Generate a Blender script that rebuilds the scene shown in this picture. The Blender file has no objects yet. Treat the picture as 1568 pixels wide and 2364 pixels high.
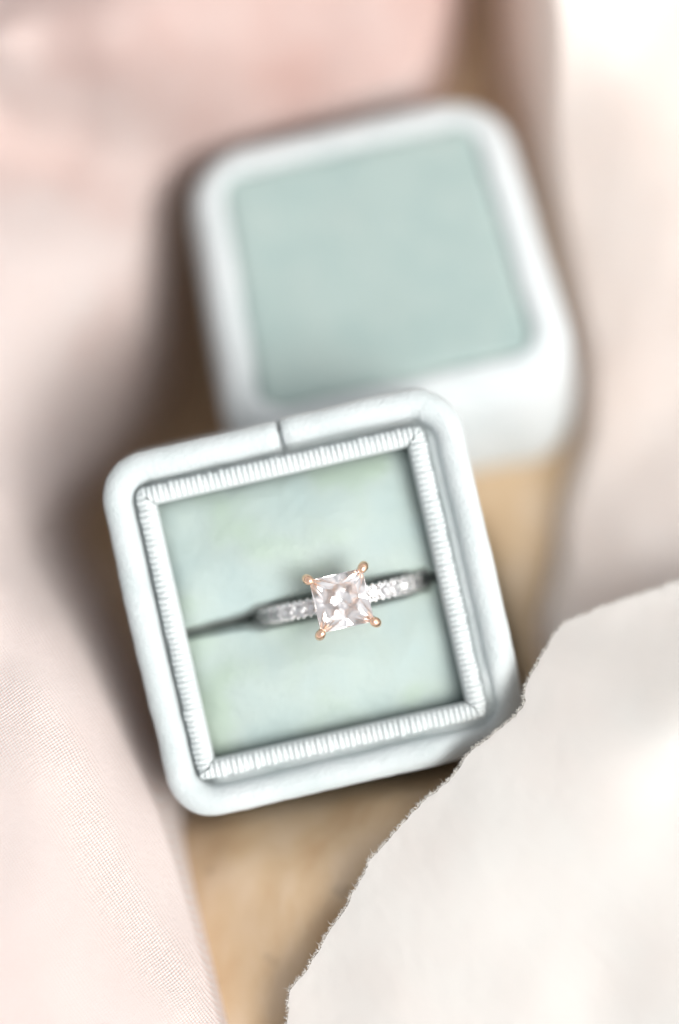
import bpy, bmesh, math, random
import numpy as np
from mathutils import Vector, Matrix, noise

# ------------------------------------------------------------------ set-up
S = 0.01                      # everything below is written in centimetres
scene = bpy.context.scene
col = scene.collection
R = math.radians
random.seed(7)
rng = np.random.default_rng(7)

FOCUS_Z, CAM_D = 5.0, 36.5    # height of the focal plane, its distance from the lens
CAM_Z = FOCUS_Z + CAM_D
TABLE_Z = 0.0

cam_data = bpy.data.cameras.new("camera")
cam = bpy.data.objects.new("camera", cam_data)
col.objects.link(cam)
cam.location = (0, 0, CAM_Z * S)
cam.rotation_euler = (0, 0, 0)
cam_data.sensor_fit = 'VERTICAL'
cam_data.sensor_height = 36
cam_data.lens = 100
cam_data.clip_start = 0.01
cam_data.clip_end = 50
cam_data.dof.use_dof = True
cam_data.dof.focus_distance = (CAM_D + 0.1) * S
cam_data.dof.aperture_fstop = 2.4
scene.camera = cam

SUN_EL, SUN_AZ = R(59), R(-18)           # light comes from the right, a little towards the viewer
world = bpy.data.worlds.new("World")
scene.world = world
world.use_nodes = True
wn = world.node_tree.nodes
wl = world.node_tree.links
wn.clear()
sky = wn.new("ShaderNodeTexSky")
sky.sky_type = 'NISHITA'
sky.sun_disc = False
sky.sun_elevation = SUN_EL
sky.sun_rotation = math.atan2(math.cos(SUN_AZ), math.sin(SUN_AZ))
sky.dust_density = 4.0
hsv = wn.new("ShaderNodeHueSaturation")   # thin cloud: most of the blue is washed out
hsv.inputs['Saturation'].default_value = 0.10
bg = wn.new("ShaderNodeBackground")
bg.inputs['Strength'].default_value = 0.15
wo = wn.new("ShaderNodeOutputWorld")
wl.new(sky.outputs[0], hsv.inputs['Color'])
wl.new(hsv.outputs[0], bg.inputs['Color'])
wl.new(bg.outputs[0], wo.inputs['Surface'])

sun_data = bpy.data.lights.new("sun", 'SUN')
sun_data.energy = 1.55
sun_data.angle = R(36)
sun_data.color = (1.0, 0.965, 0.915)
sun = bpy.data.objects.new("sun", sun_data)
col.objects.link(sun)
sd = Vector((math.cos(SUN_AZ) * math.cos(SUN_EL), math.sin(SUN_AZ) * math.cos(SUN_EL), math.sin(SUN_EL)))
sun.rotation_euler = sd.to_track_quat('Z', 'Y').to_euler()
sun.location = sd * 2

scene.view_settings.view_transform = 'Standard'
scene.view_settings.look = 'None'
scene.view_settings.exposure = 0.62
scene.view_settings.gamma = 1
cy = scene.cycles
cy.max_bounces = 32
cy.diffuse_bounces = 10
cy.glossy_bounces = 28
cy.transmission_bounces = 28
cy.transparent_max_bounces = 12
cy.caustics_reflective = True
cy.caustics_refractive = True
cy.sample_clamp_indirect = 8
cy.blur_glossy = 0.1

# ------------------------------------------------------------------ helpers
def P(u, v, z):
    """centimetre position at height z of the place seen at (u, v) of a 1568 x 2364 picture"""
    k = (CAM_Z - z) / CAM_D / 180.0
    return ((u - 784) * k, -(v - 1182) * k, z)

def link(name, me, mat=None, parent=None, smooth=True):
    o = bpy.data.objects.new(name, me)
    col.objects.link(o)
    if mat:
        me.materials.append(mat)
    if parent:
        o.parent = parent
    if smooth:
        me.polygons.foreach_set('use_smooth', [True] * len(me.polygons))
    return o

def from_py(name, verts, faces, mat=None, parent=None, smooth=True):
    me = bpy.data.meshes.new(name)
    me.from_pydata([(x * S, y * S, z * S) for x, y, z in verts], [], faces)
    me.update()
    return link(name, me, mat, parent, smooth)

def from_bm(name, bm, mat=None, parent=None, smooth=False):
    bmesh.ops.scale(bm, vec=(S, S, S), verts=bm.verts)
    bmesh.ops.recalc_face_normals(bm, faces=bm.faces)
    me = bpy.data.meshes.new(name)
    bm.to_mesh(me)
    bm.free()
    return link(name, me, mat, parent, smooth)

def empty(name, loc, rz=0.0, rx=0.0):
    o = bpy.data.objects.new(name, None)
    o.empty_display_size = 0.01
    col.objects.link(o)
    o.location = [c * S for c in loc]
    o.rotation_euler = (rx, 0, rz)
    return o

def tag(o, label=None, cat=None, group=None, kind=None):
    if label: o['label'] = label
    if cat: o['category'] = cat
    if group: o['group'] = group
    if kind: o['kind'] = kind
    return o

def grid_faces(nr, nc, wrap=False):
    f = []
    for i in range(nr - 1):
        for j in range(nc if wrap else nc - 1):
            k = (j + 1) % nc
            f.append((i * nc + j, i * nc + k, (i + 1) * nc + k, (i + 1) * nc + j))
    return f

def sm(a, b, x):
    t = min(1.0, max(0.0, (x - a) / (b - a)))
    return t * t * (3 - 2 * t)

def resample(pts, n):
    pts = np.array(pts, float)
    # Catmull-Rom through the points, then even spacing
    dense = []
    for i in range(len(pts) - 1):
        p0 = pts[max(i - 1, 0)]; p1 = pts[i]; p2 = pts[i + 1]; p3 = pts[min(i + 2, len(pts) - 1)]
        for t in np.linspace(0, 1, 24, endpoint=False):
            dense.append(0.5 * ((2 * p1) + (-p0 + p2) * t + (2 * p0 - 5 * p1 + 4 * p2 - p3) * t ** 2
                                + (-p0 + 3 * p1 - 3 * p2 + p3) * t ** 3))
    dense.append(pts[-1])
    dense = np.array(dense)
    s = np.concatenate([[0], np.cumsum(np.linalg.norm(np.diff(dense, axis=0), axis=1))])
    q = np.linspace(0, s[-1], n)
    return np.stack([np.interp(q, s, dense[:, k]) for k in range(dense.shape[1])], 1)

class Height:
    """smooth surface through scattered (x, y, z) points (thin plate spline)"""
    def __init__(self, pts, lam=0.02):
        p = np.array(pts, float)
        self.c = p[:, :2]
        n = len(p)
        K = self.phi(self.c[:, None] - self.c[None])
        A = np.zeros((n + 3, n + 3))
        A[:n, :n] = K + lam * np.eye(n)
        A[:n, n] = 1; A[:n, n + 1:] = self.c
        A[n, :n] = 1; A[n + 1:, :n] = self.c.T
        self.w = np.linalg.solve(A, np.concatenate([p[:, 2], [0, 0, 0]]))
    @staticmethod
    def phi(d):
        r2 = (d ** 2).sum(-1)
        return 0.5 * r2 * np.log(r2 + 1e-9)
    def __call__(self, xy):
        xy = np.asarray(xy, float)
        n = len(self.c)
        return self.phi(xy[:, None] - self.c[None]) @ self.w[:n] + self.w[n] + xy @ self.w[n + 1:]

# ------------------------------------------------------------------ materials
class NT:
    def __init__(self, name):
        self.m = bpy.data.materials.new(name)
        self.m.use_nodes = True
        self.t = self.m.node_tree
        self.t.nodes.clear()
        self.out = self.t.nodes.new("ShaderNodeOutputMaterial")
    def n(self, typ, **kw):
        o = self.t.nodes.new(typ)
        for k, v in kw.items():
            if k in o.inputs.keys():
                o.inputs[k].default_value = v
            else:
                setattr(o, k, v)
        return o
    def l(self, a, b):
        self.t.links.new(a, b)
    def coords(self, scale=(1, 1, 1), rot=(0, 0, 0)):
        tc = self.n("ShaderNodeTexCoord")
        mp = self.n("ShaderNodeMapping")
        mp.inputs['Scale'].default_value = [s / S for s in scale]   # back to centimetres
        mp.inputs['Rotation'].default_value = rot
        self.l(tc.outputs['Object'], mp.inputs['Vector'])
        return mp.outputs[0]
    def noise(self, vec, scale, detail=3, rough=0.55):
        o = self.n("ShaderNodeTexNoise", Scale=scale, Detail=detail, Roughness=rough)
        self.l(vec, o.inputs['Vector'])
        return o.outputs['Fac']
    def ramp(self, fac, stops):
        o = self.n("ShaderNodeValToRGB")
        e = o.color_ramp.elements
        while len(e) < len(stops):
            e.new(0.5)
        for el, (p, c) in zip(e, stops):
            el.position = p
            el.color = (*c, 1)
        self.l(fac, o.inputs['Fac'])
        return o.outputs['Color']
    def math(self, op, a, b=None):
        o = self.n("ShaderNodeMath", operation=op)
        for i, x in enumerate((a, b)):
            if x is None: continue
            if isinstance(x, (int, float)): o.inputs[i].default_value = x
            else: self.l(x, o.inputs[i])
        return o.outputs[0]
    def mixcol(self, fac, a, b, mode='MIX'):
        o = self.n("ShaderNodeMix", data_type='RGBA', blend_type=mode)
        ins = [i for i in o.inputs if i.enabled]
        for i, x in zip(ins, (fac, a, b)):
            if isinstance(x, (int, float)): i.default_value = x
            elif isinstance(x, tuple): i.default_value = (*x, 1)
            else: self.l(x, i)
        return [q for q in o.outputs if q.enabled][0]
    def bump(self, h, dist, strength=1.0, normal=None):
        o = self.n("ShaderNodeBump", Strength=strength, Distance=dist * S)
        self.l(h, o.inputs['Height'])
        if normal: self.l(normal, o.inputs['Normal'])
        return o.outputs[0]
    def done(self, shader):
        self.l(shader, self.out.inputs['Surface'])
        return self.m

def velvet_material(name, c1, c2, sheen):
    t = NT(name)
    v = t.coords()
    c = t.ramp(t.noise(v, 1.6, 4), [(0.3, c1), (0.7, c2)])
    p = t.n("ShaderNodeBsdfPrincipled", Roughness=0.85)
    p.inputs['Specular IOR Level'].default_value = 0.1
    p.inputs['Sheen Weight'].default_value = sheen
    p.inputs['Sheen Roughness'].default_value = 0.4
    p.inputs['Sheen Tint'].default_value = (0.95, 0.98, 1, 1)
    t.l(c, p.inputs['Base Color'])
    nap = t.bump(t.noise(v, 16, 4, 0.65), 0.05, 0.5)
    nap = t.bump(t.noise(v, 60, 2), 0.012, 0.6, nap)
    t.l(nap, p.inputs['Normal'])
    return t.done(p.outputs[0])

def satin_material():
    t = NT("mint_satin")
    v = t.coords()
    c = t.ramp(t.noise(v, 0.9, 2), [(0.34, (0.32, 0.40, 0.39)), (0.52, (0.335, 0.405, 0.38)), (0.68, (0.32, 0.40, 0.335))])
    p = t.n("ShaderNodeBsdfPrincipled", Roughness=0.42)
    p.inputs['Specular IOR Level'].default_value = 0.35
    p.inputs['Sheen Weight'].default_value = 0.35
    p.inputs['Sheen Roughness'].default_value = 0.35
    t.l(c, p.inputs['Base Color'])
    b = t.bump(t.noise(v, 3.5, 3), 0.05, 0.5)
    wv = t.n("ShaderNodeTexWave", Scale=28.0, Distortion=0.6)
    t.l(v, wv.inputs['Vector'])
    b = t.bump(wv.outputs['Fac'], 0.004, 0.5, b)
    t.l(b, p.inputs['Normal'])
    return t.done(p.outputs[0])

def cloth_material(name, c_thread, c_gap, c_tint, per=0.052, rot=0.2, trans=0.25, weave=1.0, deep_rose=None):
    """plain weave: pale threads, deeper coloured gaps, a faint cloudy tint, light comes through a little"""
    t = NT(name)
    v = t.coords(rot=(0, 0, rot))
    sep = t.n("ShaderNodeSeparateXYZ")
    wob = t.n("ShaderNodeTexNoise", Scale=0.8, Detail=2.0)
    t.l(v, wob.inputs['Vector'])
    add = t.n("ShaderNodeVectorMath", operation='MULTIPLY_ADD')
    t.l(wob.outputs['Color'], add.inputs[0]); add.inputs[1].default_value = (0.14, 0.14, 0.14); t.l(v, add.inputs[2])
    t.l(add.outputs[0], sep.inputs[0])
    k = 2 * math.pi / per
    sx = t.math('SINE', t.math('MULTIPLY', sep.outputs[0], k))
    sy = t.math('SINE', t.math('MULTIPLY', sep.outputs[1], k))
    h = t.math('MULTIPLY_ADD', t.math('MULTIPLY', sx, sy), 0.5)
    h.node.inputs[2].default_value = 0.5
    tint = t.ramp(t.noise(v, 0.55, 3), [(0.35, c_thread), (0.7, c_tint)])
    if deep_rose:                      # colour turns deeper rose towards the upper right, in cloudy patches
        sp = t.n("ShaderNodeSeparateXYZ")
        t.l(t.coords(), sp.inputs[0])
        far_ = t.math('MULTIPLY_ADD', t.math('ADD', sp.outputs[0], sp.outputs[1]), 0.10)
        far_.node.inputs[2].default_value = 0.12
        cl = t.math('MINIMUM', t.math('MAXIMUM', t.math('ADD', far_, t.math('MULTIPLY', t.math('SUBTRACT', t.noise(v, 0.45, 2), 0.5), 1.5)), 0.0), 1.0)
        tint = t.mixcol(cl, tint, deep_rose)
    slub = t.noise(v, 14, 3)
    hh = t.math('MULTIPLY_ADD', t.math('SUBTRACT', slub, 0.5), 0.8)
    t.l(h, hh.node.inputs[2])
    fac = t.math('MULTIPLY', t.math('POWER', t.math('SUBTRACT', 1.0, t.math('MINIMUM', h, 1.0)), 1.6), weave)
    c = t.mixcol(fac, tint, c_gap)
    p = t.n("ShaderNodeBsdfPrincipled", Roughness=0.6)
    p.inputs['Specular IOR Level'].default_value = 0.2
    p.inputs['Sheen Weight'].default_value = 0.25
    t.l(c, p.inputs['Base Color'])
    b = t.bump(t.noise(v, 2.2, 3), 0.06, 0.22)
    b = t.bump(hh, 0.020, 0.8 * min(1, weave) ** 1.5, b)
    t.l(b, p.inputs['Normal'])
    tr = t.n("ShaderNodeBsdfTranslucent")
    t.l(t.mixcol(0.5, tint, c_gap), tr.inputs['Color'])
    mx = t.n("ShaderNodeMixShader", Fac=trans)
    t.l(p.outputs[0], mx.inputs[1]); t.l(tr.outputs[0], mx.inputs[2])
    return t.done(mx.outputs[0])

def table_material():
    t = NT("tan_wood")
    v = t.coords(scale=(1.0, 0.5, 1), rot=(0, 0, 0.25))
    v2 = t.coords()
    g = t.noise(v, 1.3, 5)
    c = t.ramp(g, [(0.25, (0.44, 0.29, 0.16)), (0.5, (0.50, 0.365, 0.23)), (0.75, (0.56, 0.44, 0.32))])
    vor = t.n("ShaderNodeTexVoronoi", Scale=1.25, Randomness=1.0)
    wp = t.n("ShaderNodeTexNoise", Scale=2.5, Detail=2.0)
    t.l(v2, wp.inputs['Vector'])
    wa = t.n("ShaderNodeVectorMath", operation='MULTIPLY_ADD')
    t.l(wp.outputs['Color'], wa.inputs[0]); wa.inputs[1].default_value = (0.35, 0.35, 0.35); t.l(v2, wa.inputs[2])
    t.l(wa.outputs[0], vor.inputs['Vector'])
    spots = t.ramp(vor.outputs['Distance'], [(0.02, (1, 1, 1)), (0.20, (0, 0, 0))])
    c = t.mixcol(t.math('MULTIPLY', spots, t.math('MULTIPLY', t.noise(v2, 0.8, 2), 0.9)), c, (0.10, 0.075, 0.055))
    p = t.n("ShaderNodeBsdfPrincipled", Roughness=0.55)
    t.l(c, p.inputs['Base Color'])
    t.l(t.bump(g, 0.05, 0.5), p.inputs['Normal'])
    return t.done(p.outputs[0])

def metal(name, c, rough):
    t = NT(name)
    v = t.coords()
    p = t.n("ShaderNodeBsdfPrincipled", Metallic=1.0, Roughness=rough)
    p.inputs['Base Color'].default_value = (*c, 1)
    t.l(t.bump(t.noise(v, 22, 2), 0.004, 0.4), p.inputs['Normal'])
    return t.done(p.outputs[0])

def diamond_material(name, tint):
    """clear stone, strong refraction"""
    t = NT(name)
    g = t.n("ShaderNodeBsdfGlass", Roughness=0.0, IOR=2.42)
    g.inputs['Color'].default_value = (*tint, 1)
    return t.done(g.outputs[0])

M_VELVET = velvet_material("pale_aqua_velvet", (0.455, 0.505, 0.507), (0.515, 0.55, 0.555), 0.36)
M_LIDVELVET = velvet_material('pale_lid_velvet', (0.49, 0.53, 0.535), (0.54, 0.565, 0.57), 0.45)
M_PANEL = velvet_material("mint_velvet_panel", (0.28, 0.36, 0.345), (0.325, 0.395, 0.375), 0.3)
M_RIB = velvet_material("ribbed_ribbon", (0.54, 0.585, 0.585), (0.59, 0.625, 0.625), 0.25)
M_SATIN = satin_material()
M_BLUSH = cloth_material("blush_silk", (0.695, 0.69, 0.685), (0.645, 0.44, 0.375), (0.69, 0.66, 0.65), trans=0.22, deep_rose=(0.54, 0.36, 0.33))
M_CREAM = cloth_material("cream_silk", (0.84, 0.815, 0.795), (0.82, 0.66, 0.56), (0.83, 0.765, 0.73), trans=0.34, weave=0.6, rot=-0.3)
M_TORN = cloth_material("cream_torn_cotton", (0.705, 0.695, 0.67), (0.69, 0.645, 0.605), (0.70, 0.665, 0.635), trans=0.36, weave=0.06, rot=0.75, per=0.05)
M_TABLE = table_material()
M_ROSE = metal("rose_gold", (0.94, 0.62, 0.44), 0.08)
M_WHITE = metal("white_gold", (0.70, 0.69, 0.69), 0.10)
M_DIAMOND = diamond_material("diamond", (0.964, 0.958, 0.957))
M_ACCENT = diamond_material("accent_diamond", (0.97, 0.97, 0.97))
t = NT("dark_slot_lining")
p = t.n("ShaderNodeBsdfPrincipled", Roughness=0.9)
p.inputs['Base Color'].default_value = (0.03, 0.09, 0.09, 1)
M_SLOT = t.done(p.outputs[0])

# ------------------------------------------------------------------ the speckled tan surface everything lies on
hp = [(700, 1400, 0.9), (726, 1150, 0.7), (726, 1650, 0.95), (500, 1450, 0.5), (950, 1350, 1.0), (530, 1960, 3.5), (700, 1920, 3.7), (900, 1850, 4.2), (1000, 1790, 3.8), (850, 2000, 4.45), (740, 2200, 4.4), (560, 2100, 3.9),
      (600, 2200, 4.15), (600, 2420, 4.2), (450, 2000, 3.3), (900, 2200, 3.9), (1400, 2200, 3.0), (0, 2200, 2.5), (0, 1500, 0.8), (200, 1300, -1.2), (350, 1000, -2.6), (330, 1600, 0.2),
      (450, 800, -3.2), (300, 1250, -1.0), (1200, 1250, 1.3), (1230, 1000, 0.3), (1180, 1500, 1.8), (870, 700, -0.9), (900, 450, -0.9), (1100, 150, -1.4), (1100, -100, -1.4), (1300, 500, -0.2), (600, 300, -0.6),
      (0, 400, 0.0), (1568, 400, 0.5), (1568, 1300, 1.0), (784, -800, 0), (-900, 1182, 0.3), (2500, 1182, 0.3), (784, 3200, 2.2), (-900, -900, 0), (2500, 3300, 1.0), (-900, 3300, 1.0), (2500, -900, 0)]
HS = Height([P(*q) for q in hp], 0.03)
n_ = 300
ax = np.linspace(-1, 1, n_)
ax = np.sign(ax) * (np.abs(ax) * 8.5 + np.abs(ax) ** 7 * 22)
gx, gy = np.meshgrid(ax, ax, indexing='ij')
xy = np.stack([gx.ravel(), gy.ravel()], 1)
near = np.clip(xy, -13, 13)
z = HS(near)
bcx, bcy, _ = P(726, 1398, 4.6)
ca, sa = math.cos(R(12.8)), math.sin(R(12.8))
lx = (xy[:, 0] - bcx) * ca + (xy[:, 1] - bcy) * sa
ly = -(xy[:, 0] - bcx) * sa + (xy[:, 1] - bcy) * ca
d = np.maximum(np.abs(lx), np.maximum(-ly, ly - 0.08)) - 2.42           # the box has pressed a seat into it
w = np.clip(d / 0.3, 0, 1)
w = np.sqrt(1 - (1 - w) ** 2)
z = np.where(z > 0.93, 0.93 + (z - 0.93) * w, z)
z = np.array([q + 0.03 * noise.noise(Vector((a * 0.8, b * 0.8, 2))) for q, (a, b) in zip(z, xy)])
o = from_py("ground", [(a, b, q) for (a, b), q in zip(xy, z)], grid_faces(n_, n_), M_TABLE)
tag(o, "warm tan speckled surface under the ring box", None, kind="structure")

# ------------------------------------------------------------------ cloths
def mound(name, mat, edge_px, edge_z, far_px, height, edge_ws, nv, nt, wrinkle, power=1.7, floor=TABLE_Z - 3.6):
    """a heap of cloth: rounded fold along an edge line, then a free height surface behind it"""
    W = resample([(*P(u, v, z)[:2], w) for (u, v), z, w in zip(edge_px, edge_z, edge_ws)], nv)
    B, edge_w = W[:, :2], W[:, 2:3]
    F = resample([P(u, v, 4)[:2] for u, v in far_px], nv)
    ts = np.linspace(0, 1, nt) ** power
    xy = B[:, None, :] * (1 - ts)[None, :, None] + F[:, None, :] * ts[None, :, None]
    dist = np.linalg.norm(xy - B[:, None, :], axis=2)
    flat = xy.reshape(-1, 2)
    H = height(flat).reshape(nv, nt)
    q = np.sqrt(1 - (1 - np.clip(dist / edge_w, 0, 1)) ** 2)
    Z = floor + np.maximum(H - floor, 0.15) * q
    for i in range(nv):
        for j in range(nt):
            x, y = xy[i, j]
            Z[i, j] += wrinkle * q[i, j] * (noise.noise(Vector((x * 0.55 + 3, y * 0.55, 1.7)))
                                            + 0.45 * noise.noise(Vector((x * 1.5, y * 1.1 + 9, 4.2))))
    # beyond the picture the cloth comes down to the table on every side
    back = np.linalg.norm(xy - F[:, None, :], axis=2)
    for i in range(nv):
        end = min(np.linalg.norm(B[i] - B[0]), np.linalg.norm(B[i] - B[-1]))
        for j in range(nt):
            k = sm(0.0, 1.4, back[i, j]) * sm(0.0, 0.7, end)
            Z[i, j] = 0.35 + (Z[i, j] - 0.35) * k if Z[i, j] > 0.35 else Z[i, j]
    verts = [(xy[i, j, 0], xy[i, j, 1], max(Z[i, j], floor)) for i in range(nv) for j in range(nt)]
    return from_py(name, verts, grid_faces(nv, nt), mat)

# left: blush silk from the top edge of the picture round to the lower left corner
edge = [(1150, -300), (1100, -60), (1060, 120), (1010, 215), (890, 250), (690, 295), (500, 350), (415, 440), (400, 580), (390, 740), (350, 940), (230, 1110),
        (165, 1230), (250, 1440), (335, 1680), (395, 1840), (440, 1980), (500, 2180), (550, 2364), (610, 2620)]
ez = [1.2, 1.2, 1.2, 1.2, 1.2, 1.1, 1.0, 0.9, 0.6, 0.4, 0.3, 0.3, 1.0, 2.3, 3.3, 3.7, 3.9, 4.1, 4.2, 4.2]
far = [(-500, -900), (-600, -700), (-650, -500), (-650, -350), (-650, -200), (-650, 0), (-650, 200), (-650, 400), (-650, 600), (-650, 800), (-650, 1050), (-650, 1250),
       (-650, 1500), (-650, 1800), (-650, 2050), (-650, 2300), (-600, 2500), (-500, 2700), (-350, 2900), (-200, 3000)]
hp = [(620, 2500, 4.5), (545, 2330, 4.35), (450, 2050, 4.1), (390, 1860, 3.95), (320, 1690, 3.6), (230, 1430, 2.7), (130, 1230, 1.6),
      (0, 1690, 5.0), (150, 1770, 5.0), (205, 1950, 5.0), (300, 2150, 5.0), (430, 2330, 5.0), (500, 2500, 5.0),
      (0, 1900, 5.35), (100, 2100, 5.5), (0, 2300, 5.75), (200, 2360, 5.5), (-250, 2000, 5.6), (-300, 2500, 5.9), (250, 2600, 5.5),
      (0, 1520, 4.65), (0, 1350, 4.1), (120, 1450, 3.95), (200, 1600, 4.2), (0, 1150, 3.2), (70, 1080, 2.0), (0, 850, 2.6), (120, 900, 1.3),
      (240, 850, 0.1), (330, 950, -1.0), (250, 980, -0.5), (390, 750, 0.0), (200, 650, 1.3), (0, 540, 1.9), (330, 520, 0.6), (0, 255, 0.9), (200, 310, 0.6), (400, 370, 0.5),
      (0, 110, 2.3), (250, 130, 2.3), (500, 120, 2.1), (650, 240, 1.5), (850, 120, 2.0), (1000, 60, 1.9), (1050, -100, 1.9), (860, 220, 1.7),
      (0, 0, 1.7), (100, -150, 1.4), (600, -200, 2.2), (-300, 300, 2.4), (-300, 900, 2.8), (-300, 1400, 3.9), (-400, -400, 2.0)]
blush = mound("silk_cloth", M_BLUSH, edge, ez, far, Height([P(*q) for q in hp], 0.05), [0.6] * 11 + [0.6, 0.5, 0.4, 0.28] + [0.22] * 5, 260, 130, 0.10)
tag(blush, "blush pink woven silk cloth heaped in folds along the left of the ring box", "cloth")

# right: cream silk, low beside the lid, rising to the right and under the torn piece
edge = [(1150, -320), (1160, -40), (1180, 150), (1222, 330), (1262, 560), (1308, 800), (1312, 980), (1285, 1080), (1250, 1180), (1218, 1300), (1200, 1430),
        (1225, 1560), (1290, 1680), (1220, 1830), (1120, 1960), (1010, 2120), (900, 2280), (840, 2420), (820, 2600)]
ez = [1.5, 1.5, 1.5, 1.3, 1.2, 1.2, 1.2, 1.2, 1.2, 1.3, 1.5, 2.5, 3.5, 3.9, 4, 4, 4, 4, 4]
far = [(2100, -900), (2200, -700), (2250, -400), (2250, -150), (2250, 100), (2250, 350), (2250, 600), (2250, 750), (2250, 900), (2250, 1050), (2250, 1200),
       (2250, 1400), (2250, 1700), (2250, 2000), (2250, 2300), (2250, 2500), (2100, 2800), (1800, 2950), (1400, 3000)]
hp = [(1200, 0, 2.7), (1250, 0, 2.7), (1400, 0, 2.6), (1550, 50, 2.4), (1270, 250, 1.8), (1450, 300, 2.2), (1568, 300, 2.35), (1320, 550, 1.0), (1400, 550, 1.35), (1500, 600, 1.6),
      (1650, 600, 1.9), (1360, 850, 1.1), (1430, 850, 1.4), (1530, 800, 1.6), (1350, 1050, 1.3), (1500, 1050, 1.6), (1650, 1000, 1.9), (1300, 1280, 2.1), (1450, 1250, 2.4),
      (1600, 1250, 2.5), (1280, 1430, 2.6), (1500, 1420, 3.0), (1350, 1620, 3.6), (1320, 1760, 4.0), (1250, 1900, 4.4), (1150, 2050, 4.5), (1040, 2200, 4.6),
      (950, 2364, 4.6), (1500, 1800, 4.6), (1500, 2200, 4.6), (1568, 1600, 4.0), (1900, 1000, 2.5), (1900, 1800, 4.6), (1800, 2500, 4.6), (1200, 2600, 4.6),
      (1900, 0, 2.5), (1500, -300, 2.3)]
cream = mound("silk_cloth", M_CREAM, edge, ez, far, Height([P(*q) for q in hp], 0.05), [0.7] * 3 + [0.45] * 6 + [0.6] + [0.5] * 9, 220, 100, 0.08)
tag(cream, "cream silk cloth in soft blurred folds along the upper right, beside the lid", "cloth")

# lower right: a thick piece of cream cloth with a torn, fraying edge, lying on the cream silk
edge_t = [(1800, 1290), (1660, 1315), (1568, 1342), (1420, 1392), (1335, 1422), (1285, 1455), (1250, 1512), (1224, 1572), (1205, 1635), (1150, 1688),
          (1078, 1745), (1040, 1800), (962, 1872), (908, 1930), (858, 1985), (828, 2042), (790, 2108), (750, 2165), (732, 2205), (700, 2252),
          (670, 2292), (664, 2364), (650, 2500)]
tz = [4.0, 4.0, 4.05, 4.15, 4.25, 4.4, 4.65, 4.8, 4.9] + [4.95] * 14
far_t = [(2300, 1250), (2400, 1400), (2400, 1500), (2400, 1600), (2400, 1700), (2400, 1800), (2400, 1900), (2400, 2000), (2400, 2100), (2350, 2250),
         (2300, 2400), (2200, 2500), (2100, 2600), (2000, 2650), (1900, 2700), (1700, 2750), (1500, 2800), (1300, 2850), (1200, 2850), (1100, 2850),
         (1000, 2850), (900, 2850), (800, 2850)]
hp = [(u, v, z) for (u, v), z in zip(edge_t, tz)] + [
      (1450, 1450, 4.35), (1568, 1400, 4.2), (1350, 1520, 4.7), (1568, 1540, 4.75), (1350, 1700, 5.2), (1550, 1700, 5.35), (1568, 1830, 5.2), (1450, 1950, 5.4),
      (1250, 1850, 5.25), (1100, 2000, 5.25), (1300, 2100, 5.35), (1200, 2170, 5.3), (1000, 2200, 5.25), (900, 2300, 5.25), (1050, 2330, 5.35), (1250, 2300, 5.4),
      (1400, 2280, 5.35), (1568, 2200, 5.55), (1500, 2364, 5.5), (800, 2364, 5.12), (1900, 1600, 5.1), (1900, 2200, 5.6), (1300, 2600, 5.5), (700, 2600, 5.1)]
HT = Height([P(*q) for q in hp], 0.02)
NV, NTT = 1100, 70
B = resample([P(u, v, z)[:2] for (u, v), z in zip(edge_t, tz)], NV)
F = resample([P(u, v, 5)[:2] for u, v in far_t], NV)
tan = np.gradient(B, axis=0)
tan /= np.linalg.norm(tan, axis=1)[:, None]
nrm = np.stack([tan[:, 1], -tan[:, 0]], 1)
inward = (F - B) / np.linalg.norm(F - B, axis=1)[:, None]
sgn = np.sign((nrm * inward).sum(1))[:, None]
nrm = nrm * sgn                                  # points into the cloth
jag = np.array([0.035 * noise.noise(Vector((p[0] * 2.2, p[1] * 2.2, 0.3))) + 0.022 * noise.noise(Vector((p[0] * 7, p[1] * 7, 2.3)))
                + 0.014 * noise.noise(Vector((p[0] * 22, p[1] * 22, 5.1))) + 0.008 * noise.noise(Vector((p[0] * 60, p[1] * 60, 8.0))) for p in B])
Bj = B + nrm * jag[:, None]
ts = np.linspace(0, 1, NTT) ** 1.8
xy = Bj[:, None, :] * (1 - ts)[None, :, None] + F[:, None, :] * ts[None, :, None]
Z = HT(xy.reshape(-1, 2)).reshape(NV, NTT)
for i in range(NV):
    for j in range(NTT):
        x, y = xy[i, j]
        Z[i, j] += 0.02 * noise.noise(Vector((x * 0.9, y * 0.9, 7.7))) * min(1, ts[j] * 20) \
            + 0.004 * noise.noise(Vector((x * 6, y * 6, 1.1)))
backd = np.linalg.norm(xy - F[:, None, :], axis=2)
for i in range(NV):
    for j in range(NTT):
        Z[i, j] = 0.5 + (Z[i, j] - 0.5) * sm(0.0, 1.8, backd[i, j])
top = [(xy[i, j, 0], xy[i, j, 1], Z[i, j]) for i in range(NV) for j in range(NTT)]
bot = [(x, y, z - 0.025) for x, y, z in top]
n0 = len(top)
faces = grid_faces(NV, NTT)
faces += [(a + n0, d + n0, c + n0, b + n0) for a, b, c, d in grid_faces(NV, NTT)]
for i in range(NV - 1):
    faces.append((i * NTT, (i + 1) * NTT, n0 + (i + 1) * NTT, n0 + i * NTT))
torn = from_py("torn_cloth", top + bot, faces, M_TORN)
tag(torn, "thick cream cloth with a torn fraying edge across the lower right corner", "cloth")
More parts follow.
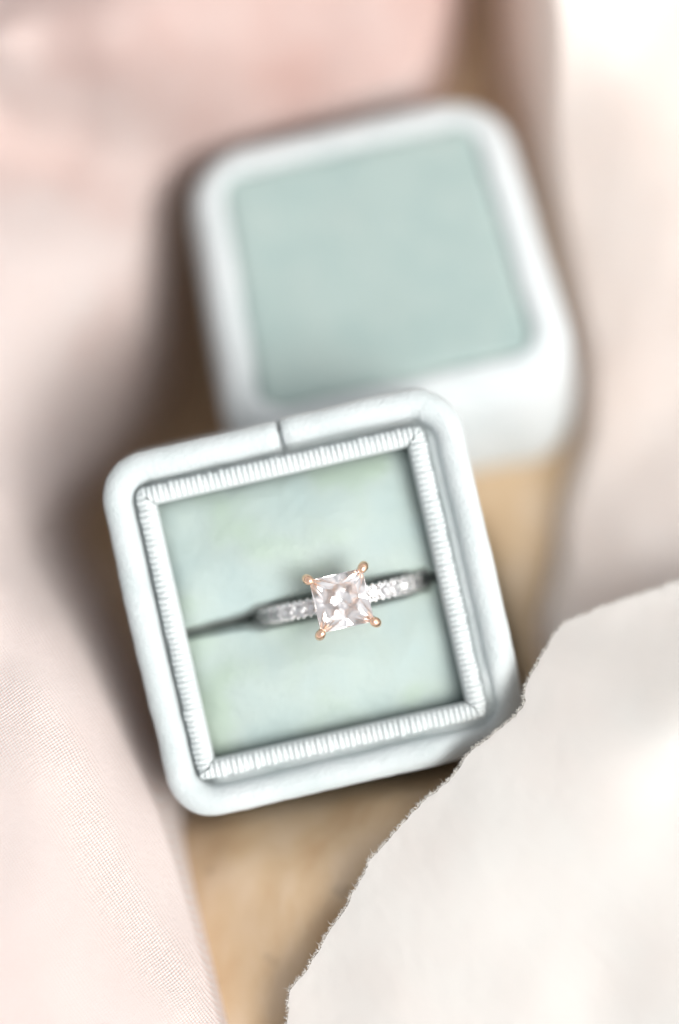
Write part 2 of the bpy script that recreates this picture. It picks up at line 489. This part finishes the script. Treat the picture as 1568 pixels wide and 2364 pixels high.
# loose fibres along the tear
vs, fs = [], []
for k in range(2400):
    i = rng.integers(5, NV - 5)
    x, y = Bj[i]
    z = Z[i, 0] - rng.uniform(0, 0.025)
    d = -nrm[i] * rng.uniform(0.4, 1) + tan[i] * rng.normal(0, 0.7)
    d /= np.linalg.norm(d)
    Lf = rng.uniform(0.02, 0.065) * (1.7 if rng.random() < 0.06 else 1)
    w = rng.uniform(0.0018, 0.0036)
    side = np.array([-d[1], d[0]]) * w
    mid = np.array([x, y]) + d * Lf * 0.55 + side * rng.normal(0, 2)
    tip = mid + (d + np.array([-d[1], d[0]]) * rng.normal(0, 0.5)) * Lf * 0.5
    zz = rng.normal(0, 0.012)
    b0 = len(vs)
    st = np.array([x, y]) - d * 0.02
    vs += [(st[0] - side[0], st[1] - side[1], z), (st[0] + side[0], st[1] + side[1], z),
           (mid[0] - side[0], mid[1] - side[1], z + zz), (mid[0] + side[0], mid[1] + side[1], z + zz),
           (tip[0], tip[1], z + 2 * zz), (st[0], st[1], z - 2 * w), (mid[0], mid[1], z + zz - 2 * w)]
    fs += [(b0, b0 + 1, b0 + 3, b0 + 2), (b0 + 2, b0 + 3, b0 + 4), (b0, b0 + 2, b0 + 6, b0 + 5),
           (b0 + 1, b0 + 5, b0 + 6, b0 + 3), (b0 + 2, b0 + 4, b0 + 6), (b0 + 3, b0 + 6, b0 + 4)]
t = NT("cotton_fibre")
p = t.n("ShaderNodeBsdfPrincipled", Roughness=0.8)
p.inputs['Base Color'].default_value = (0.84, 0.82, 0.78, 1)
tr = t.n("ShaderNodeBsdfTranslucent")
tr.inputs['Color'].default_value = (0.84, 0.82, 0.78, 1)
mx = t.n("ShaderNodeMixShader", Fac=0.5)
t.l(p.outputs[0], mx.inputs[1]); t.l(tr.outputs[0], mx.inputs[2])
fib = from_py("frayed_fibres", vs, fs, t.done(mx.outputs[0]), torn)
tag(fib, kind="stuff")

# ------------------------------------------------------------------ rounded-square sweeps
def side_params(n, extra=None, width=0.3, m=0):
    t = list(np.linspace(-1, 1, n))
    if extra is not None:
        t = [q for q in t if abs(q - extra) > width] + list(np.linspace(extra - width, extra + width, m))
        t.sort()
    return t

def rsq_topology(n_side, n_corner, notch=None):
    """list of ('s', side, t) and ('c', corner, angle) round a square, anticlockwise from the right side"""
    out = []
    for k in range(4):
        tt = side_params(n_side, notch, 0.1, 40) if (k == 1 and notch is not None) else side_params(n_side)
        for q in tt:
            out.append(('s', k, q))
        for a in np.linspace(0, 1, n_corner + 2)[1:-1]:
            out.append(('c', k, a))
    return out

def rsq_point(e, half, r):
    r = max(r, 1e-3)
    typ, k, q = e
    c, s = math.cos(k * math.pi / 2), math.sin(k * math.pi / 2)
    if typ == 's':
        x, y = half, q * (half - r)
        nx, ny = 1.0, 0.0
    else:
        a = q * math.pi / 2
        nx, ny = math.cos(a), math.sin(a)
        x, y = half - r + r * nx, half - r + r * ny
    return (c * x - s * y, s * x + c * y), (c * nx - s * ny, s * nx + c * ny)

BASE_ROT = R(12.8)

# ------------------------------------------------------------------ ring box (base)
bc = P(726, 1398, 4.6)
box = empty("ring_box", (bc[0], bc[1], 0), BASE_ROT)
tag(box, "open pale aqua velvet ring box holding the diamond ring", "ring box")
BOX_Z = 0.95
HALF, RC, TOP = 2.395, 0.62, 4.62
NOTCH = -0.04          # parameter along the back side (runs right to left)
topo = rsq_topology(44, 14, NOTCH)

def gap_depth(nx, ny):
    # how deep the groove between rim and ribbon goes on each side
    d = 0.06 - 0.05 * max(0, nx)
    d += 0.34 * max(0, -nx) ** 1.5 + 0.18 * max(0, ny) ** 1.5 + 0.02 * max(0, -ny)
    return d

prof = [(0.10, BOX_Z + 0.005), (0.02, BOX_Z + 0.06), (0.0, BOX_Z + 0.2), (0.0, 1.7), (-0.01, 2.4), (-0.01, 3.4), (0.0, 4.0)]
rr = 0.19
for a in np.linspace(0, math.pi, 13):
    prof.append((rr - rr * math.cos(a), TOP - rr + rr * 1.0 * math.sin(a)))
n_rim = len(prof)
prof += [(0.385, 'g1'), (0.39, 'g2'), (0.47, 'g2'), (0.56, 'g3')]
verts = []
for inset, z in prof:
    for e in topo:
        (x, y), (nx, ny) = rsq_point(e, HALF - inset, RC - inset * 0.85)
        zz = z
        if z == 'g1': zz = TOP - rr - gap_depth(nx, ny) * 0.5
        elif z == 'g2': zz = TOP - rr - gap_depth(nx, ny)
        elif z == 'g3': zz = TOP - rr - gap_depth(nx, ny) - 0.3
        w = 0.0
        if zz > 3.8:
            # soft unevenness of padded velvet
            w = 0.022 * noise.noise(Vector((x * 1.3, y * 1.3, zz * 0.6))) + 0.010 * noise.noise(Vector((x * 4.2, y * 4.2, zz * 2 + 5)))
            zz -= 0.40 * sm(2.3, 3.1, (x - y) / 1.41) * sm(3.8, 4.6, zz)
            zz += 0.03 * noise.noise(Vector((x * 0.9 + 4, y * 0.9, 2.2)))
            # the seam in the middle of the back rim
            if ny > 0.9:
                q = x - 0.055
                dip = math.exp(-(q / 0.022) ** 2) + 0.35 * math.exp(-(q / 0.09) ** 2)
                zz -= 0.13 * dip * sm(3.9, 4.5, zz)
                w -= 0.045 * dip * (1 if inset < rr else -1.4)
                w += 0.018 * sm(0, 0.05, q) - 0.012 * sm(0, 0.05, -q)
        xx, yy = x + nx * w, y + ny * w
        verts.append((xx, yy + 0.075 * sm(0, 2.3, yy), zz))
nc = len(topo)
faces = grid_faces(len(prof), nc, True)
faces.append(tuple(range(nc - 1, -1, -1)))
o = from_py("velvet_shell", verts, faces, M_VELVET, box)

# floor of the well, hidden dark lining below the cushions
vs = []
for z, ins in ((3.05, 0.52), (3.0, 0.52)):
    for e in topo:
        (x, y), _ = rsq_point(e, HALF - ins, 0.2)
        vs.append((x, y, z))
o = from_py("well_floor", vs, grid_faces(2, nc, True) + [tuple(range(nc)), tuple(range(2 * nc - 1, nc - 1, -1))], M_SLOT, box, False)

# ribbed ribbon: four strips meeting in mitres; the ribs are real ridges
OUT_H, IN_H, PER = 1.93, 1.665, 0.0735
def trim_strip(k):
    n_rib = int(round(2 * OUT_H / PER))
    n_al = n_rib * 7 + 1
    ac = np.linspace(0, 1, 12)
    vs = []
    c, s = math.cos(k * math.pi / 2), math.sin(k * math.pi / 2)
    cx = -0.025
    for i in range(n_al):
        q = -1 + 2 * i / (n_al - 1)
        ph = q * OUT_H / PER
        rib = abs(math.sin(math.pi * ph)) ** 0.7
        jit = 1.8 * noise.noise(Vector((math.floor(ph) * 3.1, k * 7.3, 0.5)))
        for a in ac:
            half = OUT_H + (IN_H - OUT_H) * a
            lim = half - 0.004
            yy = max(-lim, min(lim, q * OUT_H))
            # rounded outer corner
            rnd = 0.0
            ec = half - abs(yy)
            if a < 0.6 and ec < 0.22:
                rnd = (0.22 - math.sqrt(max(0, 0.22 ** 2 - (0.22 - ec) ** 2))) * (1 - a / 0.6) * 0.55
            bul = math.sin(math.pi * (0.06 + 0.88 * a)) ** 0.6
            z = 4.41 + 0.16 * bul + (0.048 * (rib - 0.6) + 0.010 * jit) * min(1, bul * 1.2)
            if a == 0: z -= 0.24
            if a == ac[-1]: z -= 0.14
            xx = half - rnd + 0.010 * jit * (1 - a) + 0.012 * (rib - 0.5) * (1 if a < 0.1 else 0)
            z += 0.02 * noise.noise(Vector((yy * 0.8, k * 4.0, a)))
            if k == 0: xx -= 0.0
            px_, py_ = c * xx - s * yy + cx, s * xx + c * yy
            vs.append((px_ - 0.03 * sm(0, 1.8, -px_), py_ + 0.075 * sm(0, 1.8, py_), z))
    return from_py("ribbed_ribbon", vs, grid_faces(n_al, len(ac)), M_RIB, box)
for k in range(4):
    trim_strip(k)

# two satin cushions with the slot between them
def half_gap(x):
    g = 0.004 + 0.014 * sm(-1.55, -1.35, x) + 0.018 * sm(-1.2, -1.0, x) + 0.064 * sm(-1.0, -0.74, x)
    g -= 0.020 * sm(1.20, 1.35, x) + 0.072 * sm(1.52, 1.58, x)
    return g
def cushion(sign):
    nx_, ny_ = 90, 70
    vs = []
    x0, x1 = -1.78, 1.69
    for i in range(nx_):
        tx = i / (nx_ - 1)
        tx = 0.5 - 0.5 * math.cos(math.pi * tx) * (0.75 + 0.25 * abs(math.cos(math.pi * tx)))
        for j in range(ny_):
            ty = j / (ny_ - 1)
            ty = 0.5 - 0.5 * math.cos(math.pi * ty)
            # the right-hand edge of each cushion bows
            bow = 0.13 * math.sin(math.pi * (0.12 + 0.86 * ty)) ** 0.6 - 0.08
            x = x0 + (x1 + bow - x0) * tx
            g = half_gap(x)
            ymax = 1.75 if sign > 0 else 1.69
            y = g + (ymax - g) * ty
            ds = (y - g); de = ymax - y; dl = x - x0; dr = x1 + bow - x
            def edge(d, w): return math.sqrt(max(0, 1 - (1 - min(1, max(0, d) / w)) ** 2))
            e_s = edge(ds, 0.11); e_o = edge(de, 0.34 if sign > 0 else 0.42)
            e_l = edge(dl, 0.30); e_r = edge(dr, 0.40)
            z = 3.35 + 0.85 * min(e_s, 1) * ((0.90 + 0.10 * e_o) if sign < 0 else (0.91 + 0.09 * e_o)) * (0.93 + 0.07 * e_l) * (0.92 + 0.08 * e_r)
            z += 0.21 * math.sin(math.pi * min(1, ty * 0.9 + 0.05)) * math.sin(math.pi * tx)
            z -= 0.06 * ty
            z += 0.035 * noise.noise(Vector((x * 1.6 + sign * 3, y * 1.6, 0.4))) * min(e_s, e_o, e_l, e_r)
            vs.append((x, sign * y, z))
    # skirt down to the lining
    fcs = grid_faces(nx_, ny_)
    ring = [i * ny_ for i in range(nx_)] + [(nx_ - 1) * ny_ + j for j in range(1, ny_)] \
        + [i * ny_ + ny_ - 1 for i in range(nx_ - 2, -1, -1)] + [j for j in range(ny_ - 2, 0, -1)]
    b0 = len(vs)
    for q in ring:
        vs.append((vs[q][0], vs[q][1], 3.06))
    m = len(ring)
    for q in range(m):
        fcs.append((ring[q], ring[(q + 1) % m], b0 + (q + 1) % m, b0 + q))
    return from_py("satin_cushion", vs, fcs, M_SATIN, box)
cushion(1)
cushion(-1)

# ------------------------------------------------------------------ lid
LT, LH, LR = 2.30, 2.41, 0.95
lid_rot = Matrix.Rotation(R(12.6), 4, 'Z') @ Matrix.Rotation(R(-15), 4, 'X')
lc = Vector(P(860, 604, 1.75)) - lid_rot @ Vector((0, 0, LT))
lid = empty("velvet_lid", lc)
lid.rotation_euler = lid_rot.to_euler()
tag(lid, "velvet ring box lid with inset mint panel lying out of focus behind the box", "lid")
topo2 = rsq_topology(40, 14)
def lid_shape(x, y, z):
    """a little deeper at the front, a little narrower at the back, as the padded block is"""
    y *= 0.93
    x *= 1.0 - 0.020 * y
    f = 1.0 - z / LT
    if y < 0:
        y -= 0.62 * f ** 0.8 * (-y / (0.93 * LH)) + 0.0
    return x, y, z
lp = [(0.16, 0.0), (0.04, 0.03), (0.0, 0.12), (-0.02, 0.5), (-0.03, 1.0), (-0.02, 1.5)]
for a in np.linspace(0.1, math.pi / 2, 11):
    lp.append((0.35 - 0.35 * math.cos(a), LT - 0.46 + 0.46 * math.sin(a)))
lp += [(0.45, LT - 0.005), (0.50, LT - 0.03), (0.52, LT - 0.14)]
vs = []
for ins, z in lp:
    for e in topo2:
        (x, y), (nx, ny) = rsq_point(e, LH - ins, max(0.07, LR - ins * 1.02))
        w = 0.025 * noise.noise(Vector((x, y, z + 3)))
        vs.append(lid_shape(x + nx * w, y + ny * w, z + 0.015 * noise.noise(Vector((x * 1.4, y * 1.4, 8)))))
n2 = len(topo2)
fc = grid_faces(len(lp), n2, True) + [tuple(range(n2 - 1, -1, -1))]
from_py("velvet_shell", vs, fc, M_LIDVELVET, lid)
# inset panel, slightly padded
PN = 44
vs = []
PH = LH - 0.51
for i in range(PN):
    for j in range(PN):
        x = -PH + 2 * PH * i / (PN - 1); y = -PH + 2 * PH * j / (PN - 1)
        d = PH - max(abs(x), abs(y))
        z = LT - 0.15 + 0.11 * math.sqrt(max(0, 1 - (1 - min(1, d / 0.18)) ** 2)) + 0.02 * noise.noise(Vector((x, y, 3)))
        vs.append(lid_shape(x, y, z))
from_py("inset_panel", vs, grid_faces(PN, PN), M_PANEL, lid)

# ------------------------------------------------------------------ diamond ring
rp = P(789, 1387, 4.85)
ring = empty("diamond_ring", (rp[0], rp[1], 2.0), R(12.9))
tag(ring, "diamond engagement ring with square solitaire and pave band standing in the box slot", "ring")
RO, RI, RCZ = 1.20, 1.03, 1.48          # local z: ring centre above the empty at z = 2.0
BW = 0.104

def band():
    na, prof_ = 120, []
    # flat inside, softly rounded outside with a shallow channel for the stones
    prof_ = [(-BW, RI + 0.02), (-BW + 0.02, RI), (BW - 0.02, RI), (BW, RI + 0.02), (BW * 1.02, RO - 0.05), (BW * 0.9, RO - 0.012), (BW * 0.75, RO - 0.022),
             (0, RO - 0.05), (-BW * 0.75, RO - 0.022), (-BW * 0.9, RO - 0.012), (-BW * 1.02, RO - 0.05)]
    vs = []
    for i in range(na):
        a = 0.24 + (2 * math.pi - 0.48) * i / (na - 1)      # the head closes the ring
        for y, r in prof_:
            vs.append((r * math.sin(a), y, RCZ + r * math.cos(a)))
    f = []
    m = len(prof_)
    for i in range(na - 1):
        for j in range(m):
            k, i2 = (j + 1) % m, i + 1
            f.append((i * m + j, i2 * m + j, i2 * m + k, i * m + k))
    f += [tuple(range(m - 1, -1, -1)), tuple(range((na - 1) * m, na * m))]
    o = from_py("band", vs, f, M_WHITE, ring)
    return o
band()

def cut_gem(planes, size):
    bm = bmesh.new()
    bmesh.ops.create_cube(bm, size=size)
    for n, d in planes:
        n = Vector(n).normalized()
        r = bmesh.ops.bisect_plane(bm, geom=bm.verts[:] + bm.edges[:] + bm.faces[:], plane_co=n * d, plane_no=n,
                                   clear_outer=True, dist=1e-6)
        ed = [g for g in r['geom_cut'] if isinstance(g, bmesh.types.BMEdge)]
        if ed:
            bmesh.ops.edgeloop_fill(bm, edges=ed)
    return bm

def facet(az, slope, rad, z0):
    """plane leaning outward at azimuth az, slope from horizontal (negative: pavilion), through (rad along az, z0)"""
    s = abs(slope)
    n = Vector((math.cos(az) * math.sin(s), math.sin(az) * math.sin(s), math.copysign(math.cos(s), slope)))
    p0 = Vector((math.cos(az) * rad, math.sin(az) * rad, z0))
    return (tuple(n), n.dot(p0))

# square modified brilliant, half width g
g = 0.352
pl = []
for k in range(4):
    az = k * math.pi / 2
    dg = az + math.pi / 4
    pl.append(((math.cos(az), math.sin(az), 0), g))
    pl.append(((math.cos(dg), math.sin(dg), 0), g * 1.409))
    pl.append(facet(az, R(36), g, 0.018))
    pl.append(facet(dg, R(31), g * 1.409, 0.018))
    for s_ in (-1, 1):
        pl.append(facet(az + s_ * R(19), R(25), g * 0.87, 0.087))
        pl.append(facet(az + s_ * R(7), R(-52), g * 0.985, -0.070))
        pl.append(facet(az + s_ * R(14), R(-42.2), 0, -0.402))
        pl.append(facet(az + s_ * R(34), R(-38.3), 0, -0.402))
pl = [q for q in pl if not (q[0][2] > 0 and q[1] < 0)]
for k in range(4):
    az = k * math.pi / 2
    pl.append(facet(az, R(-57), g, -0.015))
    pl.append(facet(az + math.pi / 4, R(-50), g * 1.409, -0.015))
pl.append(((0, 0, 1), 0.108))
stone = from_bm("diamond", cut_gem(pl, 1.6), M_DIAMOND, ring)
HEAD_Z = 2.83                             # girdle height, local
stone.location = (0, 0, HEAD_Z * S)
stone.rotation_euler = (R(1.5), R(-2.0), 0)

def tube(path, radii, nseg=12, cap=True):
    bm = bmesh.new()
    loops = []
    path = [Vector(q) for q in path]
    for i, (q, r) in enumerate(zip(path, radii)):
        d = (path[min(i + 1, len(path) - 1)] - path[max(i - 1, 0)]).normalized()
        u = d.cross(Vector((0.31, 0.87, 0.2))).normalized()
        w = d.cross(u)
        loops.append([bm.verts.new(q + u * (r * math.cos(2 * math.pi * k / nseg)) + w * (r * math.sin(2 * math.pi * k / nseg))) for k in range(nseg)])
    for a, b in zip(loops, loops[1:]):
        for k in range(nseg):
            bm.faces.new((a[k], a[(k + 1) % nseg], b[(k + 1) % nseg], b[k]))
    if cap:
        bm.faces.new(loops[0][::-1]); bm.faces.new(loops[-1])
    return bm

for k in range(4):
    az = math.pi / 4 + k * math.pi / 2
    c, s = math.cos(az), math.sin(az)
    rad = g * 1.40
    pts, rs = [], []
    for rr_, z, r in ((0.14, 2.46, 0.035), (0.27, 2.58, 0.038), (0.40, 2.71, 0.042), (rad + 0.035, 2.80, 0.056), (rad + 0.045, 2.86, 0.063),
                      (rad + 0.032, 2.905, 0.067), (rad + 0.010, 2.94, 0.066), (rad - 0.025, 2.955, 0.058), (rad - 0.045, 2.957, 0.034), (rad - 0.058, 2.952, 0.012)):
        pts.append((c * rr_, s * rr_, z)); rs.append(r)
    o = from_bm("prong", tube(pts, rs, 14), M_ROSE, ring, True)
# gallery rail and the collar that joins the head to the band
def square_rail(half, z, r):
    bm = bmesh.new()
    tp = rsq_topology(8, 6)
    pts = [rsq_point(e, half, half * 0.35)[0] for e in tp]
    loops = []
    for i, (x, y) in enumerate(pts):
        x2, y2 = pts[(i + 1) % len(pts)]; x1, y1 = pts[i - 1]
        tx, ty = x2 - x1, y2 - y1
        L = math.hypot(tx, ty) or 1
        nx, ny = ty / L, -tx / L
        loops.append([bm.verts.new((x + nx * r * math.cos(q), y + ny * r * math.cos(q), z + r * math.sin(q))) for q in np.linspace(0, 2 * math.pi, 9)[:-1]])
    for i in range(len(loops)):
        a, b = loops[i], loops[(i + 1) % len(loops)]
        for k in range(8):
            bm.faces.new((a[k], a[(k + 1) % 8], b[(k + 1) % 8], b[k]))
    return bm
from_bm("gallery_rail", square_rail(0.290, 2.655, 0.026), M_ROSE, ring, True)
from_bm("head_collar", tube([(0, 0, 2.30), (0, 0, 2.36), (0, 0, 2.40)], [0.17, 0.16, 0.12], 20), M_ROSE, ring, True)

# pave stones on both shoulders, each in a cup with four beads
def round_gem(r):
    pl = []
    for k in range(8):
        a = k * math.pi / 4
        pl.append(((math.cos(a), math.sin(a), 0), r)); pl.append(((math.cos(a + math.pi / 8), math.sin(a + math.pi / 8), 0), r))
        pl.append(facet(a, R(34), r, 0.004)); pl.append(facet(a + math.pi / 8, R(40), r, 0.004))
        pl.append(facet(a + math.pi / 8, R(22), r * 0.80, 0.26 * r))
        pl.append(facet(a, R(-41), r, -0.004)); pl.append(facet(a + math.pi / 8, R(-43), r, -0.003))
    pl.append(((0, 0, 1), 0.32 * r))
    return cut_gem(pl, r * 4)
gem0 = from_bm("accent_diamond", round_gem(0.086), M_ACCENT, ring)
bmc = bmesh.new()
# ring-shaped cup
segs, ringr, tr = 22, 0.090, 0.014
lo = []
for i in range(segs):
    a = 2 * math.pi * i / segs
    lo.append([bmc.verts.new(((ringr + tr * math.cos(q)) * math.cos(a), (ringr + tr * math.cos(q)) * math.sin(a), tr * 1.2 * math.sin(q))) for q in np.linspace(0, 2 * math.pi, 9)[:-1]])
for i in range(segs):
    a, b = lo[i], lo[(i + 1) % segs]
    for k in range(8):
        bmc.faces.new((a[k], b[k], b[(k + 1) % 8], a[(k + 1) % 8]))
cup0 = from_bm("stone_cup", bmc, M_WHITE, ring, True)
bmb = bmesh.new()
bmesh.ops.create_uvsphere(bmb, u_segments=10, v_segments=8, radius=0.026)
bead0 = from_bm("bead", bmb, M_WHITE, ring, True)
first = True
def put(o, ang, y, r, fresh, tilt=0.0):
    q = o if fresh else o.copy()
    if not fresh:
        col.objects.link(q)
        q.parent = ring
    q.location = (r * math.sin(ang) * S, y * S, (RCZ + r * math.cos(ang)) * S)
    q.rotation_euler = (Matrix.Rotation(ang, 3, 'Y') @ Matrix.Rotation(tilt, 3, 'X')).to_euler()
    return q
STEP = 0.200 / RO
fresh, freshb = True, True
for sgn_ in (-1, 1):
    for k in range(7):
        ang = sgn_ * (0.345 + k * STEP)
        put(gem0, ang, 0, RO + 0.006, fresh, random.uniform(-0.03, 0.03)); put(cup0, ang, 0, RO - 0.012, fresh)
        fresh = False
        for yy in (-1, 1):
            put(bead0, ang + sgn_ * STEP * 0.5, yy * BW * 0.80, RO - 0.002, freshb)
            freshb = False
            put(bead0, ang + sgn_ * STEP * 0.22, yy * BW * 1.0, RO - 0.045, False)
            put(bead0, ang - sgn_ * STEP * 0.22, yy * BW * 1.0, RO - 0.045, False)
